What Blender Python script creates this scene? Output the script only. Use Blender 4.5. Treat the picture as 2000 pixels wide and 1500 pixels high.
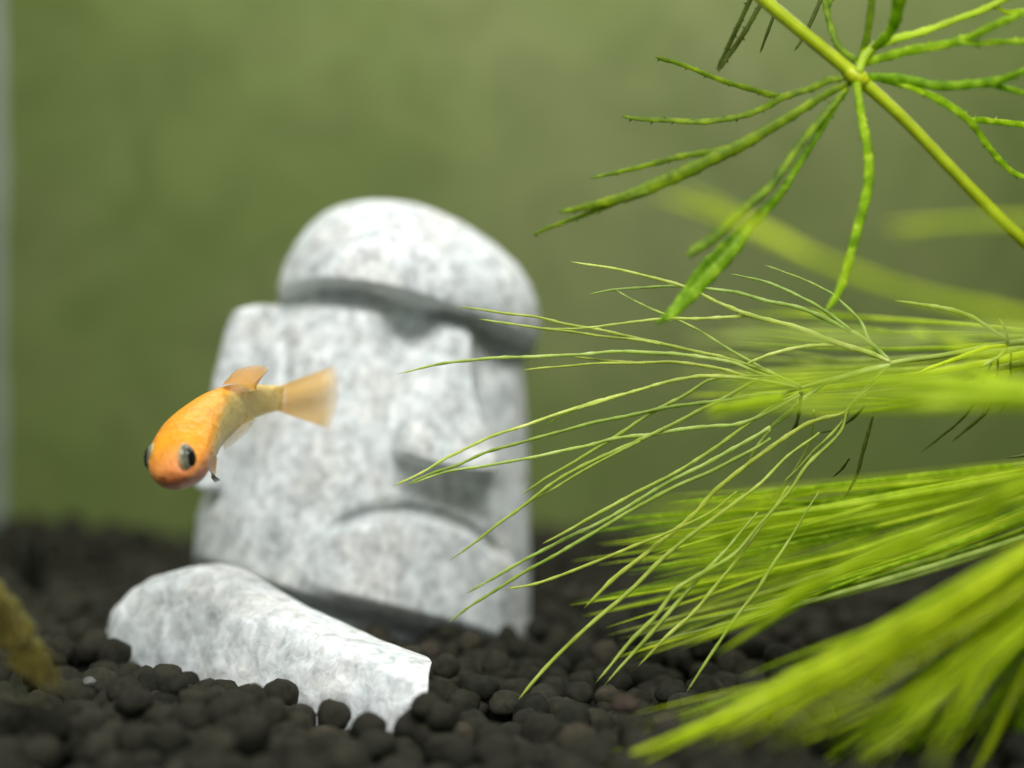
import bpy, math, random
import numpy as np
from mathutils import Vector, Matrix, noise

random.seed(7); np.random.seed(7)
scene = bpy.context.scene
for o in list(bpy.data.objects):
    bpy.data.objects.remove(o)
COL = scene.collection

# ------------------------------------------------------------------ camera
F = 2759.0                 # focal length in photo pixels (photo 2000 x 1500)
ZC = 0.036                 # camera height above the gravel
YC = -0.210                # camera position in depth (the stone head stands at y = 0)
cam_d = bpy.data.cameras.new('camera')
cam = bpy.data.objects.new('camera', cam_d); COL.objects.link(cam)
cam.location = (0, YC, ZC); cam.rotation_euler = (math.radians(90), 0, 0)
cam_d.sensor_width = 36; cam_d.lens = 36 * F / 2000
cam_d.clip_start = 0.005; cam_d.clip_end = 20
cam_d.dof.use_dof = True; cam_d.dof.focus_distance = 0.161; cam_d.dof.aperture_fstop = 7.5
scene.camera = cam

# ------------------------------------------------------------------ world and lamps
w = bpy.data.worlds.new('World'); scene.world = w; w.use_nodes = True
bg = w.node_tree.nodes['Background']
bg.inputs[0].default_value = (0.86, 0.95, 0.92, 1); bg.inputs[1].default_value = 0.08

def area(name, loc, target, sx, sy, power, col):
    l = bpy.data.lights.new(name, 'AREA'); l.shape = 'RECTANGLE'; l.size = sx; l.size_y = sy
    l.energy = power; l.color = col
    o = bpy.data.objects.new(name, l); COL.objects.link(o); o.location = loc
    o.rotation_euler = (Vector(target) - Vector(loc)).to_track_quat('-Z', 'Y').to_euler()
    return o
area('tank_light', (0.055, 0.066, 0.185), (0.05, 0.085, 0.0), 0.32, 0.05, 0.345, (1.0, 0.985, 0.93))
key = area('front_light', (0.0, -0.255, 0.270), (0.004, -0.040, 0.012), 0.26, 0.11, 0.43, (1.0, 0.995, 0.985))
key.data.spread = math.radians(96)                 # unseen front lamp, beam narrowed to keep its light off the back wall
area('fill_light', (0.12, -0.75, 0.14), (-0.01, 0, 0.03), 0.30, 0.22, 0.66, (0.95, 0.98, 1.0))  # soft unseen fill added from the lens side to flatten the shading

vs = scene.view_settings
vs.view_transform = 'Standard'; vs.look = 'None'; vs.exposure = 0.0; vs.gamma = 1.0
scene.cycles.use_denoising = True
scene.cycles.max_bounces = 8
scene.render.film_transparent = False

# ------------------------------------------------------------------ helpers
def P(u, v, d):
    """photo pixel + distance from the lens (m) -> world point"""
    return Vector(((u - 1000) / F * d, YC + d, ZC - (v - 750) / F * d))

def link(name, me, mat=None, parent=None, smooth=True):
    if mat is not None:
        me.materials.append(mat)
    if smooth:
        me.polygons.foreach_set('use_smooth', np.ones(len(me.polygons), dtype=bool))
    o = bpy.data.objects.new(name, me); COL.objects.link(o)
    if parent is not None:
        o.parent = parent
        o.matrix_parent_inverse = Matrix.Translation(-parent.location)
    return o

def mesh(name, verts, faces):
    me = bpy.data.meshes.new(name); me.from_pydata([tuple(v) for v in verts], [], faces); me.update()
    return me

def tag(o, label=None, cat=None, group=None, kind=None):
    if label: o['label'] = label
    if cat: o['category'] = cat
    if group: o['group'] = group
    if kind: o['kind'] = kind
    return o

def thing(name, loc, label, cat, group=None):
    o = bpy.data.objects.new(name, None); o.location = loc; o.empty_display_size = 0.005
    COL.objects.link(o)
    return tag(o, label, cat, group)

def sm(a, b, x):
    t = np.clip((x - a) / (b - a), 0, 1)
    return t * t * (3 - 2 * t)

class Nodes:
    def __init__(s, name):
        s.m = bpy.data.materials.new(name); s.m.use_nodes = True
        s.t = s.m.node_tree; s.bsdf = s.t.nodes['Principled BSDF']; s.out = s.t.nodes['Material Output']
        s.coord = s.t.nodes.new('ShaderNodeTexCoord')
    def n(s, typ, **kw):
        x = s.t.nodes.new(typ)
        for k, v in kw.items(): setattr(x, k, v)
        return x
    def l(s, a, b): s.t.links.new(a, b)
    def noise(s, scale, detail=3, rough=0.55, dist=0.0, vec=None):
        x = s.n('ShaderNodeTexNoise'); x.inputs['Scale'].default_value = scale
        x.inputs['Detail'].default_value = detail; x.inputs['Roughness'].default_value = rough
        x.inputs['Distortion'].default_value = dist
        s.l(vec if vec is not None else s.coord.outputs['Object'], x.inputs['Vector'])
        return x.outputs['Fac']
    def ramp(s, fac, stops):
        x = s.n('ShaderNodeValToRGB'); cr = x.color_ramp
        while len(cr.elements) < len(stops): cr.elements.new(0.5)
        for e, (p, c) in zip(cr.elements, stops):
            e.position = p; e.color = (c[0], c[1], c[2], 1)
        s.l(fac, x.inputs['Fac']); return x.outputs['Color']
    def mix(s, fac, a, b, mode='MIX'):
        x = s.n('ShaderNodeMix', data_type='RGBA', blend_type=mode)
        for sock, val in ((x.inputs[0], fac), (x.inputs[6], a), (x.inputs[7], b)):
            if isinstance(val, (int, float)): sock.default_value = val
            elif isinstance(val, tuple): sock.default_value = (val[0], val[1], val[2], 1)
            else: s.l(val, sock)
        return x.outputs[2]
    def attr(s, name):
        x = s.n('ShaderNodeAttribute', attribute_name=name); return x
    def bump(s, fac, strength, dist):
        x = s.n('ShaderNodeBump'); x.inputs['Strength'].default_value = strength
        x.inputs['Distance'].default_value = dist
        s.l(fac, x.inputs['Height']); s.l(x.outputs['Normal'], s.bsdf.inputs['Normal'])
    def base(s, c):
        if isinstance(c, tuple): s.bsdf.inputs['Base Color'].default_value = (c[0], c[1], c[2], 1)
        else: s.l(c, s.bsdf.inputs['Base Color'])
    def set(s, **kw):
        for k, v in kw.items(): s.bsdf.inputs[k.replace('_', ' ')].default_value = v

# ------------------------------------------------------------------ materials
def mat_stone(name, lo, hi):
    s = Nodes(name)
    a = s.noise(480, 4, 0.68, 0.5)
    b = s.noise(150, 3, 0.55, 0.3)
    c = s.noise(900, 2, 0.5)
    g = lambda f: tuple((lo + (hi - lo) * f) * k for k in (0.965, 1.0, 0.995))
    col = s.ramp(a, [(0.32, g(0)), (0.43, g(0.33)), (0.53, g(0.62)), (0.66, g(1.0))])
    tint = s.ramp(b, [(0.32, (0.88, 0.92, 0.91)), (0.5, (1, 1, 1)), (0.68, (1.0, 0.97, 0.915))])
    col = s.mix(0.9, col, tint, 'MULTIPLY')
    fine = s.ramp(c, [(0.35, (0.82, 0.84, 0.84)), (0.6, (1, 1, 1))])
    col = s.mix(0.7, col, fine, 'MULTIPLY')
    s.base(col); s.set(Roughness=0.8)
    s.bump(a, 0.25, 0.0005)
    return s.m

def mat_gravel():
    s = Nodes('dark_gravel')
    at = s.attr('shade')
    n = s.noise(900, 3, 0.6)
    col = s.ramp(at.outputs['Fac'], [(0.0, (0.017, 0.018, 0.0125)), (0.55, (0.026, 0.0262, 0.0180)), (0.9, (0.037, 0.0355, 0.025)), (1.0, (0.050, 0.044, 0.031))])
    v = s.ramp(n, [(0.3, (0.6, 0.6, 0.58)), (0.7, (1.25, 1.2, 1.1))])
    s.base(s.mix(1.0, col, v, 'MULTIPLY')); s.set(Roughness=0.9); s.bsdf.inputs['Specular IOR Level'].default_value = 0.2
    s.bump(n, 0.5, 0.0004)
    return s.m

def mat_wall():
    s = Nodes('algae_green_back_glass')
    a = s.noise(11, 3, 0.5, 0.8)
    b = s.noise(42, 4, 0.6, 1.2)
    c = s.noise(5, 2, 0.5)
    col = s.ramp(a, [(0.3, (0.105, 0.148, 0.034)), (0.5, (0.124, 0.164, 0.044)), (0.7, (0.142, 0.173, 0.058))])
    m = s.ramp(b, [(0.3, (0.80, 0.83, 0.76)), (0.52, (1, 1, 1)), (0.75, (1.18, 1.17, 1.18))])
    col = s.mix(1.0, col, m, 'MULTIPLY')
    k = s.ramp(c, [(0.35, (0.92, 0.98, 0.85)), (0.65, (1.05, 1.0, 1.15))])
    s.base(s.mix(1.0, col, k, 'MULTIPLY')); s.set(Roughness=0.6)
    s.bsdf.inputs['Specular IOR Level'].default_value = 0.15
    return s.m

def mat_plain(name, col, rough=0.5, spec=0.5, nscale=None, var=0.25):
    s = Nodes(name)
    if nscale:
        n = s.noise(nscale, 3, 0.55)
        lo = tuple(c * (1 - var) for c in col); hi = tuple(c * (1 + var) for c in col)
        s.base(s.ramp(n, [(0.3, lo), (0.7, hi)]))
    else:
        s.base(col)
    s.set(Roughness=rough); s.bsdf.inputs['Specular IOR Level'].default_value = spec
    return s.m

def mat_leaf(name, lo, mid, hi, trans=0.45, nscale=500, rough=0.38):
    """translucent plant tissue, mottled along its length, each leaf with its own tint"""
    s = Nodes(name)
    n = s.noise(nscale, 3, 0.6, 0.4)
    col = s.ramp(n, [(0.30, lo), (0.5, mid), (0.72, hi)])
    oi = s.n('ShaderNodeObjectInfo')
    var = s.ramp(oi.outputs['Random'], [(0.0, (0.78, 0.86, 0.8)), (0.5, (1, 1, 1)), (1.0, (1.18, 1.08, 1.0))])
    col = s.mix(1.0, col, var, 'MULTIPLY')
    s.base(col); s.set(Roughness=rough)
    s.bsdf.inputs['Specular IOR Level'].default_value = 0.3
    tr = s.n('ShaderNodeBsdfTranslucent'); s.l(col, tr.inputs['Color'])
    mx = s.n('ShaderNodeMixShader'); mx.inputs[0].default_value = trans
    s.l(s.bsdf.outputs[0], mx.inputs[1]); s.l(tr.outputs[0], mx.inputs[2])
    s.l(mx.outputs[0], s.out.inputs['Surface'])
    return s.m

STONE = mat_stone('speckled_white_stone', 0.42, 0.97); SLABM = mat_stone('lightened_white_stone', 0.52, 1.0); GRAVEL = mat_gravel(); WALL = mat_wall()  # slab stone lightened, partly to stand for the stronger light on it

# ------------------------------------------------------------------ the tank
def box_mesh(name, x0, x1, y0, y1, z0, z1):
    v = [(x, y, z) for x in (x0, x1) for y in (y0, y1) for z in (z0, z1)]
    f = [(0, 1, 3, 2), (4, 6, 7, 5), (0, 4, 5, 1), (2, 3, 7, 6), (0, 2, 6, 4), (1, 5, 7, 3)]
    return mesh(name, v, f)
YB = 0.112                                    # inner face of the back wall
XL = -0.1184                                  # inner face of the side wall
o = link('wall_back', box_mesh('wall_back', XL, 0.30, YB, YB + 0.004, -0.02, 0.20), WALL, smooth=False)
tag(o, 'olive green algae-tinted back wall of the tank', kind='structure')
SIDE = mat_plain('side_glass', (0.30, 0.36, 0.27), 0.4, 0.4, 60, 0.12)
o = link('wall_left', box_mesh('wall_left', XL - 0.004, XL - 0.0003, -0.14, YB + 0.004, -0.02, 0.20), SIDE, smooth=False)
tag(o, 'pale side wall of the tank', kind='structure')
# rounded bead of pale sealant in the corner
v = []; f = []
zz = np.linspace(-0.018, 0.20, 60)
for i, z in enumerate(zz):
    wob = 0.00025 * math.sin(z * 90) + 0.0002 * math.sin(z * 230 + 1)
    for k in range(7):
        a = math.pi / 2 * k / 6
        r = 0.0026 + wob
        v.append((XL + 0.0001 + r * (1 - math.sin(a)) , YB - 0.0001 - r * (1 - math.cos(a)), z))
for i in range(len(zz) - 1):
    for k in range(6):
        f.append((i * 7 + k, i * 7 + k + 1, (i + 1) * 7 + k + 1, (i + 1) * 7 + k))
SEAL = mat_plain('corner_sealant', (0.20, 0.24, 0.19), 0.35, 0.5, 80, 0.1)
o = link('corner_sealant', mesh('corner_sealant', v, f), SEAL)
tag(o, 'pale strip of sealant down the corner of the green back wall', 'sealant')

# ------------------------------------------------------------------ gravel bed
def ground_z(x, y):
    z = 0.0012 * math.sin(x * 70 + 1.3) * math.cos(y * 55) + 0.0008 * math.sin(x * 160 + y * 90)
    z += 0.0048 * math.exp(-(((x + 0.104) / 0.010) ** 2 + ((y - 0.095) / 0.02) ** 2))     # heap in the corner
    z += 0.0016 * math.exp(-((y - 0.10) / 0.02) ** 2)
    z += 0.0030 * math.exp(-(((x + 0.056) / 0.012) ** 2 + ((y + 0.030) / 0.008) ** 2))
    z += 0.0030 * math.exp(-(((x + 0.052) / 0.009) ** 2 + ((y + 0.072) / 0.008) ** 2))
    return z

v = []; f = []
nx, ny = 90, 60
for j in range(ny):
    for i in range(nx):
        x = XL + (0.30 - XL) * i / (nx - 1); y = -0.135 + (YB + 0.135) * j / (ny - 1)
        v.append((x, y, ground_z(x, y) - 0.0036))
for j in range(ny - 1):
    for i in range(nx - 1):
        a = j * nx + i; f.append((a, a + 1, a + nx + 1, a + nx))
o = link('ground', mesh('ground', v, f), mat_plain('soil', (0.006, 0.006, 0.005), 0.95, 0.1, 800, 0.4))
tag(o, 'dark soil bed under the gravel', kind='structure')

import bmesh
def ico(sub):
    bm = bmesh.new(); bmesh.ops.create_icosphere(bm, subdivisions=sub, radius=1)
    V = np.array([x.co[:] for x in bm.verts]); T = np.array([[x.index for x in t.verts] for t in bm.faces])
    bm.free(); return V, T
ICO = {1: ico(1), 2: ico(2), 3: ico(3)}
def lumpy(sub, amp, seed):
    V, T = ICO[sub]; out = V.copy()
    off = Vector((seed * 3.7, seed * 1.3, seed * 7.1))
    for i, p in enumerate(V):
        q = Vector(p)
        out[i] *= 1 + amp * noise.noise(q * 1.1 + off) + amp * 0.5 * noise.noise(q * 2.6 + off)
    return out
LUMPS = {s: [lumpy(s, 0.22, k) for k in range(24)] for s in (1, 2, 3)}

def rot_random():
    q = np.random.normal(size=4); q /= np.linalg.norm(q)
    a, b, c, d = q
    return np.array([[a*a+b*b-c*c-d*d, 2*(b*c-a*d), 2*(b*d+a*c)], [2*(b*c+a*d), a*a-b*b+c*c-d*d, 2*(c*d-a*b)], [2*(b*d-a*c), 2*(c*d+a*b), a*a-b*b-c*c+d*d]])

GV, GT, GS = [], [], []; goff = 0
def grain(x, y, z, r, sub, shade):
    global goff
    V = LUMPS[sub][random.randrange(24)]
    sc = np.array([random.uniform(0.9, 1.12), random.uniform(0.9, 1.12), random.uniform(0.82, 1.0)])
    W = (V @ rot_random().T) * sc * r + np.array([x, y, z])
    GV.append(W); GT.append(ICO[sub][1] + goff); GS.append(np.full(len(W), shade)); goff += len(W)

# where the stone things stand no grains are needed deep inside them
def inside_things(x, y):
    if ((x + 0.0145) / 0.017) ** 2 + ((y - 0.0) / 0.014) ** 2 < 1: return True
    # the strip along the foot of the slab is laid grain by grain below
    fx, fy = x + 0.0507, y + 0.0294
    along = fx * 0.8309 + fy * -0.5565; front = fx * -0.5565 + fy * -0.8309
    if -0.002 < along < 0.053 and -0.012 < front < 0.0075: return True
    return False
sp = 0.0037
row = 0; y = -0.128
while y < YB - 0.001:
    d = y - YC
    x = max(XL + 0.001, -0.5 * d * 0.725 - 0.03) + (row % 2) * sp / 2
    xmax = 0.5 * d * 0.725 + 0.045
    while x < xmax:
        px = x + random.uniform(-1, 1) * 0.0013; py = y + random.uniform(-1, 1) * 0.0013
        if not inside_things(px, py) and py < YB - 0.0016:
            r = random.uniform(0.0017, 0.0024)
            if random.random() < 0.10: r *= 1.15
            sub = 3 if d < 0.125 else (2 if d < 0.24 else 1)
            sub = 3 if d < 0.185 else (2 if d < 0.26 else 1)
            zz = ground_z(px, py) - r * 0.75 + random.uniform(-0.0010, 0.0012)
            grain(px, py, zz, r, sub, min(1, max(0, random.gauss(0.5, 0.22))))
            if random.random() < 0.30:
                grain(px + random.uniform(-1, 1) * .0019, py + random.uniform(-1, 1) * .0019, zz + 0.0017 + random.uniform(0, .0006), r * 0.9, sub, min(1, max(0, random.gauss(0.5, 0.22))))
        x += sp
    y += sp * 0.866; row += 1
GRAIN_EXTRA = []                                 # grains banked against the slab, filled in below

# ------------------------------------------------------------------ the carved stone head
DM = 0.210
def row_z(v): return ZC - (v - 750) / F * DM
def col_x(u): return (u - 1000) / F * DM
MM = F * 0.001 / DM                              # photo pixels per mm at the head

def interp(pts, x):
    pts = np.array(pts, float); return np.interp(x, pts[:, 0], pts[:, 1])
def smooth_interp(pts, x, width):
    acc = 0; ks = np.linspace(-1, 1, 9)
    for k in ks: acc = acc + interp(pts, x + k * width)
    return acc / len(ks)

YAW = math.radians(32)
def section(n_exp, a, b, th):
    """unit rounded-rectangle outline turned by the head's yaw; returns x, y scaled to half-width 1"""
    c, s = np.cos(th), np.sin(th)
    r = (np.abs(c / a) ** n_exp + np.abs(s / b) ** n_exp) ** (-1 / n_exp)
    x, y = r * c, r * s
    X = x * math.cos(YAW) - y * math.sin(YAW); Y = x * math.sin(YAW) + y * math.cos(YAW)
    k = 1 / np.max(np.abs(X))
    return X * k, Y * k
NTH = 420
TH = np.linspace(0, 2 * np.pi, NTH, endpoint=False)

def grid_faces(nr, nc, close=True):
    f = []
    for j in range(nr - 1):
        for i in range(nc):
            i2 = (i + 1) % nc
            f.append((j * nc + i, (j + 1) * nc + i, (j + 1) * nc + i2, j * nc + i2))
    return f

HEAD = thing('stone_head', (col_x(760), DM + YC, 0), 'pale speckled stone head ornament with heavy brow standing on the gravel', 'ornament')

# --- brow cap: a dome tilted back, its underside a tilted plane
capL = [(395, 745), (397, 712), (400, 692), (408, 664), (420, 638), (435, 618), (450, 604), (480, 582), (520, 561), (560, 548), (592, 541), (640, 541), (740, 541)]
capR = [(395, 745), (397, 785), (400, 806), (408, 835), (420, 866), (435, 898), (450, 924), (480, 969), (520, 1012), (560, 1038), (600, 1051), (640, 1055), (680, 1050), (740, 1048)]
rows = np.concatenate([395 + 55 * (np.linspace(0, 1, 30) ** 2), np.linspace(452, 735, 130)])
X1, Y1 = section(2.35, 1.0, 0.92, TH)
zc0, gx, gy = row_z(641), -0.19, -0.25
xc0 = col_x(795)
V = []
for rv in rows:
    wd = 1 + 8 * min(1, max(0, (rv - 400) / 60))
    L = smooth_interp(capL, rv, wd * 0.5); R = smooth_interp(capR, rv, wd * 0.5)
    hw = max(1e-5, (R - L) / 2 / F * DM); cx = col_x((L + R) / 2)
    x = cx + X1 * hw; yy = Y1 * hw * 1.02 - 0.0014; z = np.full(NTH, row_z(rv))
    zb = zc0 + gx * (x - xc0) + gy * yy
    edge = np.exp(-np.maximum(z - zb, 0) / 0.0012)
    x = x + (cx - x) * 0.032 * edge; yy = yy * (1 - 0.032 * edge)
    zb = zc0 + gx * (x - xc0) + gy * yy
    z = np.maximum(z, zb)
    V.append(np.stack([x, yy, z], 1))
last = V[-1]; cen = last.mean(0)
for k in (0.93, 0.8, 0.6, 0.3, 0.02):
    q = cen + (last - cen) * k; q[:, 2] = zc0 + gx * (q[:, 0] - xc0) + gy * q[:, 1] + 0.0004 * (1 - k)
    V.append(q)
V = np.array(V)
me = mesh('brow', V.reshape(-1, 3), grid_faces(len(V), NTH))
link('brow', me, STONE, HEAD)

# --- face column with eye hollows, nose, lips and chin carved into it
faceL = [(540, 600), (585, 565), (605, 524), (700, 478), (800, 448), (900, 424), (955, 410), (1000, 391), (1090, 384), (1330, 384)]
faceR = [(540, 1000), (640, 1008), (700, 1018), (740, 1023), (800, 1028), (900, 1032), (1000, 1035), (1100, 1036), (1330, 1034)]
browv = [(500, 610), (540, 592), (600, 574), (700, 562), (800, 574), (900, 604), (960, 642), (1000, 670), (1045, 692), (1100, 720)]
mouth = [(560, 1110), (610, 1070), (640, 1046), (665, 1026), (720, 1006), (800, 998), (860, 1008), (920, 1036), (990, 1092), (1040, 1140)]
chin = [(380, 1085), (480, 1125), (600, 1168), (760, 1208), (900, 1242), (960, 1262), (1100, 1300)]
def relief(u, v):
    """height of the carving in mm for photo-pixel positions on the face"""
    D = np.zeros_like(u)
    dv = v - interp(browv, u)
    D -= 3.8 * (1 - sm(10, 56, dv))
    D -= 5.5 * np.exp(-((u - 803) / 44) ** 2 - ((v - 636) / 44) ** 2)
    D -= 4.5 * np.exp(-((u - 990) / 42) ** 2 - ((v - 672) / 42) ** 2)
    # nose
    t = np.clip((v - 610) / 290, 0, 1.2)
    cxn = 884 - 16 * t
    right = 926 + 40 * sm(0.45, 1.0, t); left = 838 - 66 * sm(0.2, 1.0, t)
    soft = 42 - 30 * sm(0.55, 0.95, t)
    prof = sm(-0.5, 14, right - u) * sm(-1.0, 1.0, (u - left) / soft)
    hN = 2.6 + 4.9 * t
    bot = 888 + 0.20 * (u - 770) + 10 * ((u - 868) / 100) ** 2 * -1
    nose = hN * prof * (1 - sm(-6, 20, v - bot)) * sm(598, 640, v + 0.12 * np.abs(u - 885))
    D = np.maximum(D, -7.0) + nose
    D += 0.4 * np.exp(-((u - 812) / 34) ** 2 - ((v - 872) / 26) ** 2) * (1 - sm(-4, 12, v - bot)) + 0.4 * np.exp(-((u - 935) / 24) ** 2 - ((v - 895) / 26) ** 2) * (1 - sm(-4, 12, v - bot))
    D -= 1.6 * np.exp(-((u - 880) / 90) ** 2 - ((v - bot - 42) / 32) ** 2)
    # lips and chin
    dm = v - interp(mouth, u)
    lw = sm(560, 690, u) * (1 - 0.75 * sm(960, 1035, u))
    lip = 3.4 * sm(-3, 16, dm) * lw
    groove = -2.6 * np.exp(-((dm + 6) / 12) ** 2) * sm(630, 690, u) * (1 - sm(960, 1010, u))
    dc = v - interp(chin, u)
    D += (lip + groove) * (1 - sm(-40, 10, dc))
    D -= 5.0 * sm(-12, 42, dc) * (1 - sm(905, 1000, u))
    D -= 1.5 * np.exp(-((u - 556) / 12) ** 2) * sm(590, 612, v) * (1 - sm(700, 860, v))
    # general softness: cheeks
    D += 0.2 * np.exp(-((u - 620) / 120) ** 2 - ((v - 880) / 160) ** 2)
    return D
rows = np.linspace(572, 1320, 430)
X2, Y2 = section(2.9, 1.0, 0.82, TH)
V = []
for rv in rows:
    L = smooth_interp(faceL, rv, 18); R = smooth_interp(faceR, rv, 14)
    hw = (R - L) / 2 / F * DM; cx = col_x((L + R) / 2)
    x = cx + X2 * hw; yy = Y2 * hw * 0.96; z = np.full(NTH, row_z(rv))
    V.append(np.stack([x, yy, z], 1))
V = np.array(V)
d = V[..., 1] - YC
U_ = 1000 + V[..., 0] / d * F; W_ = 750 + (ZC - V[..., 2]) / d * F
front = sm(0.15, -0.35, np.broadcast_to(Y2, U_.shape)) if False else 1 - sm(-0.30, 0.12, np.broadcast_to(Y2, U_.shape))
D = relief(U_, W_) * front * 0.001
nxv, nyv = 0.16, -0.987
V[..., 0] += nxv * D; V[..., 1] += nyv * D
# slow unevenness of the cast stone
fl = V.reshape(-1, 3)
top = fl[:NTH].mean(0); bot = fl[-NTH:].mean(0)
faces = grid_faces(len(rows), NTH)
n0 = len(fl); fl = np.vstack([fl, top, bot])
for i in range(NTH):
    faces.append((n0, i, (i + 1) % NTH)); b = n0 - NTH
    faces.append((n0 + 1, b + (i + 1) % NTH, b + i))
link('face', mesh('face', fl, faces), STONE, HEAD)

# --- ear: long flat lug down the side of the head
def loft(centers, halfw, halft, wdir, tdir, n=28, ex=2.6):
    V = []
    for c, hw, ht in zip(centers, halfw, halft):
        ring = []
        for k in range(n):
            a = 2 * math.pi * k / n; ca, sa = math.cos(a), math.sin(a)
            r = (abs(ca) ** ex + abs(sa) ** ex) ** (-1 / ex)
            ring.append(c + wdir * (hw * r * ca) + tdir * (ht * r * sa))
        V += ring
    f = grid_faces(len(centers), n)
    f.append(tuple(range(n))); f.append(tuple(range((len(centers) - 1) * n, len(centers) * n))[::-1])
    return V, f
earL = [(596, 512), (603, 486), (612, 474), (630, 463), (660, 452), (700, 441), (740, 431), (800, 420), (900, 405), (940, 401), (958, 408)]
earR = [(596, 530), (603, 541), (612, 545), (700, 541), (800, 522), (900, 486), (958, 462)]
cs, hws, hts = [], [], []
vv = np.concatenate([[596, 599, 603, 608], np.linspace(615, 940, 40), [946, 951, 955, 958]])
for q in vv:
    l = smooth_interp(earL, q, 4); r = interp(earR, q)
    cs.append(P((l + r) / 2, q, DM - 0.0080 - 0.0005 * math.sin((q - 600) / 120)))
    hws.append(max(0.0004, (r - l) / 2 / F * DM)); e = min(1, (q - 594) / 14, (961 - q) / 12)
    hts.append(0.0052 * math.sqrt(max(0.03, e)))
V, f = loft(cs, hws, hts, Vector((0.93, -0.36, 0)).normalized(), Vector((0.36, 0.93, 0)).normalized(), 40)
link('ear', mesh('ear', V, f), STONE, HEAD)

# ------------------------------------------------------------------ the half-buried slab in front of it
A = Vector((-0.0507, 0.1806 + YC, 0)); B = Vector((-0.0092, 0.1528 + YC, 0))
ax = (B - A).normalized(); nf = Vector((ax.y, -ax.x, 0))           # nf points to the lens side
topline = [(218, 1236), (228, 1212), (245, 1184), (265, 1160), (290, 1139), (320, 1119), (350, 1108), (385, 1104), (415, 1110), (440, 1122), (500, 1158), (560, 1190), (640, 1225), (720, 1261), (790, 1284), (826, 1296)]
TL = []
for (u, v_) in topline:
    dirn = P(u, v_, 1.0) - Vector((0, YC, ZC))
    o0 = Vector((0, YC, ZC)) - A
    n = Vector((nf.x, nf.y, 0)); t = -(o0.dot(n) + 0.003) / dirn.dot(n)   # plane through the crest, 3 mm behind the front foot
    t = -(o0 + n * 0.004).dot(n) / dirn.dot(n)
    p = Vector((0, YC, ZC)) + dirn * t
    TL.append(((p - A).dot(ax), p.z))
TL = np.array(TL)
SLAB = []
NS, NK = 150, 60
ss = TL[0, 0] + (TL[-1, 0] - TL[0, 0]) * (0.5 - 0.5 * np.cos(np.linspace(0, np.pi, NS)))
V = []
for s_ in ss:
    zt = smooth_interp(TL, s_, 0.0006)
    e = min(1.0, math.sqrt(max(0.0, (s_ - TL[0, 0]) / 0.007)) * 1.0)
    e2 = min(1.0, math.sqrt(max(0.0, (TL[-1, 0] - s_) / 0.003)))
    half = 0.0072 * (0.25 + 0.75 * e) * (0.80 + 0.20 * e2)
    zb = -0.005
    for k in range(NK):
        a = math.pi * k / (NK - 1)
        ca, sa = math.cos(a), math.sin(a)
        ex = 3.4
        r = (abs(ca) ** ex + abs(sa) ** ex) ** (-1 / ex)
        off = half * r * ca; zz = zb + (zt - zb) * r * sa 
        bl = min(1, max(0, (s_ - TL[0, 0]) / (TL[-1, 0] - TL[0, 0]) - 0.35) / 0.65)
        p = A + ax * (s_ + (1.0 * min(off, 0.0) + 0.66 * max(off, 0.0)) * bl) + nf * (off - 0.0055)
        rough = 0.00035 * noise.noise(Vector((p.x, p.y, zz)) * 420) + 0.0005 * noise.noise(Vector((p.x, p.y, zz)) * 150)
        V.append((p.x + nf.x * rough, p.y + nf.y * rough, zz + rough * (0.7 if zz > 0 else 0)))
f = []
for j in range(NS - 1):
    for k in range(NK - 1):
        f.append((j * NK + k, j * NK + k + 1, (j + 1) * NK + k + 1, (j + 1) * NK + k))
f.append(tuple(range(NK))[::-1]); f.append(tuple(range((NS - 1) * NK, NS * NK)))
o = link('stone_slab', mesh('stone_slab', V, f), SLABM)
tag(o, 'low white speckled stone slab half buried in gravel before the stone head', 'stone')

# grains banked up along its foot
def slab_front(u):
    dirn = P(u, 1300, 1.0) - Vector((0, YC, ZC)); n = nf
    o0 = Vector((0, YC, ZC)) - (A + nf * 0.0042)
    return -o0.dot(n) / dirn.dot(n) * 1.0
foot = [(222, 1276, 32), (246, 1322, 32), (300, 1337, 34), (353, 1339, 33), (404, 1353, 30), (440, 1358, 30), (476, 1364, 31), (546, 1359, 38), (588, 1404, 32), (650, 1399, 36), (720, 1428, 34), (806, 1420, 34), (836, 1384, 34),
        (205, 1318, 34), (250, 1372, 40), (305, 1388, 42), (362, 1388, 40), (420, 1400, 40), (482, 1408, 42), (530, 1418, 40), (588, 1446, 38), (634, 1452, 38), (684, 1462, 40), (745, 1470, 38), (790, 1472, 38), (846, 1440, 38), (862, 1400, 34), (210, 1375, 40)]
for (u, v_, r) in foot:
    dd = slab_front(u) - (0.0014 if v_ < 1290 + 0.21 * (u - 220) + 30 else 0.0042)
    p = P(u, v_, dd)
    grain(p.x, p.y, p.z, r / F * dd * 1.02, 3, min(1, max(0, random.gauss(0.42, 0.15))))

GVa = np.vstack(GV); GTa = np.vstack(GT); GSa = np.concatenate(GS)
me = bpy.data.meshes.new('gravel')
me.vertices.add(len(GVa)); me.vertices.foreach_set('co', GVa.ravel())
me.loops.add(GTa.size); me.loops.foreach_set('vertex_index', GTa.ravel().astype(np.int32))
me.polygons.add(len(GTa)); me.polygons.foreach_set('loop_start', np.arange(0, GTa.size, 3, dtype=np.int32))
me.polygons.foreach_set('loop_total', np.full(len(GTa), 3, dtype=np.int32))
me.update(calc_edges=True)
at = me.attributes.new('shade', 'FLOAT', 'POINT'); at.data.foreach_set('value', GSa)
o = link('gravel', me, GRAVEL)
tag(o, 'dark brown rounded aquarium gravel covering the tank bed', 'gravel', kind='stuff')

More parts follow.
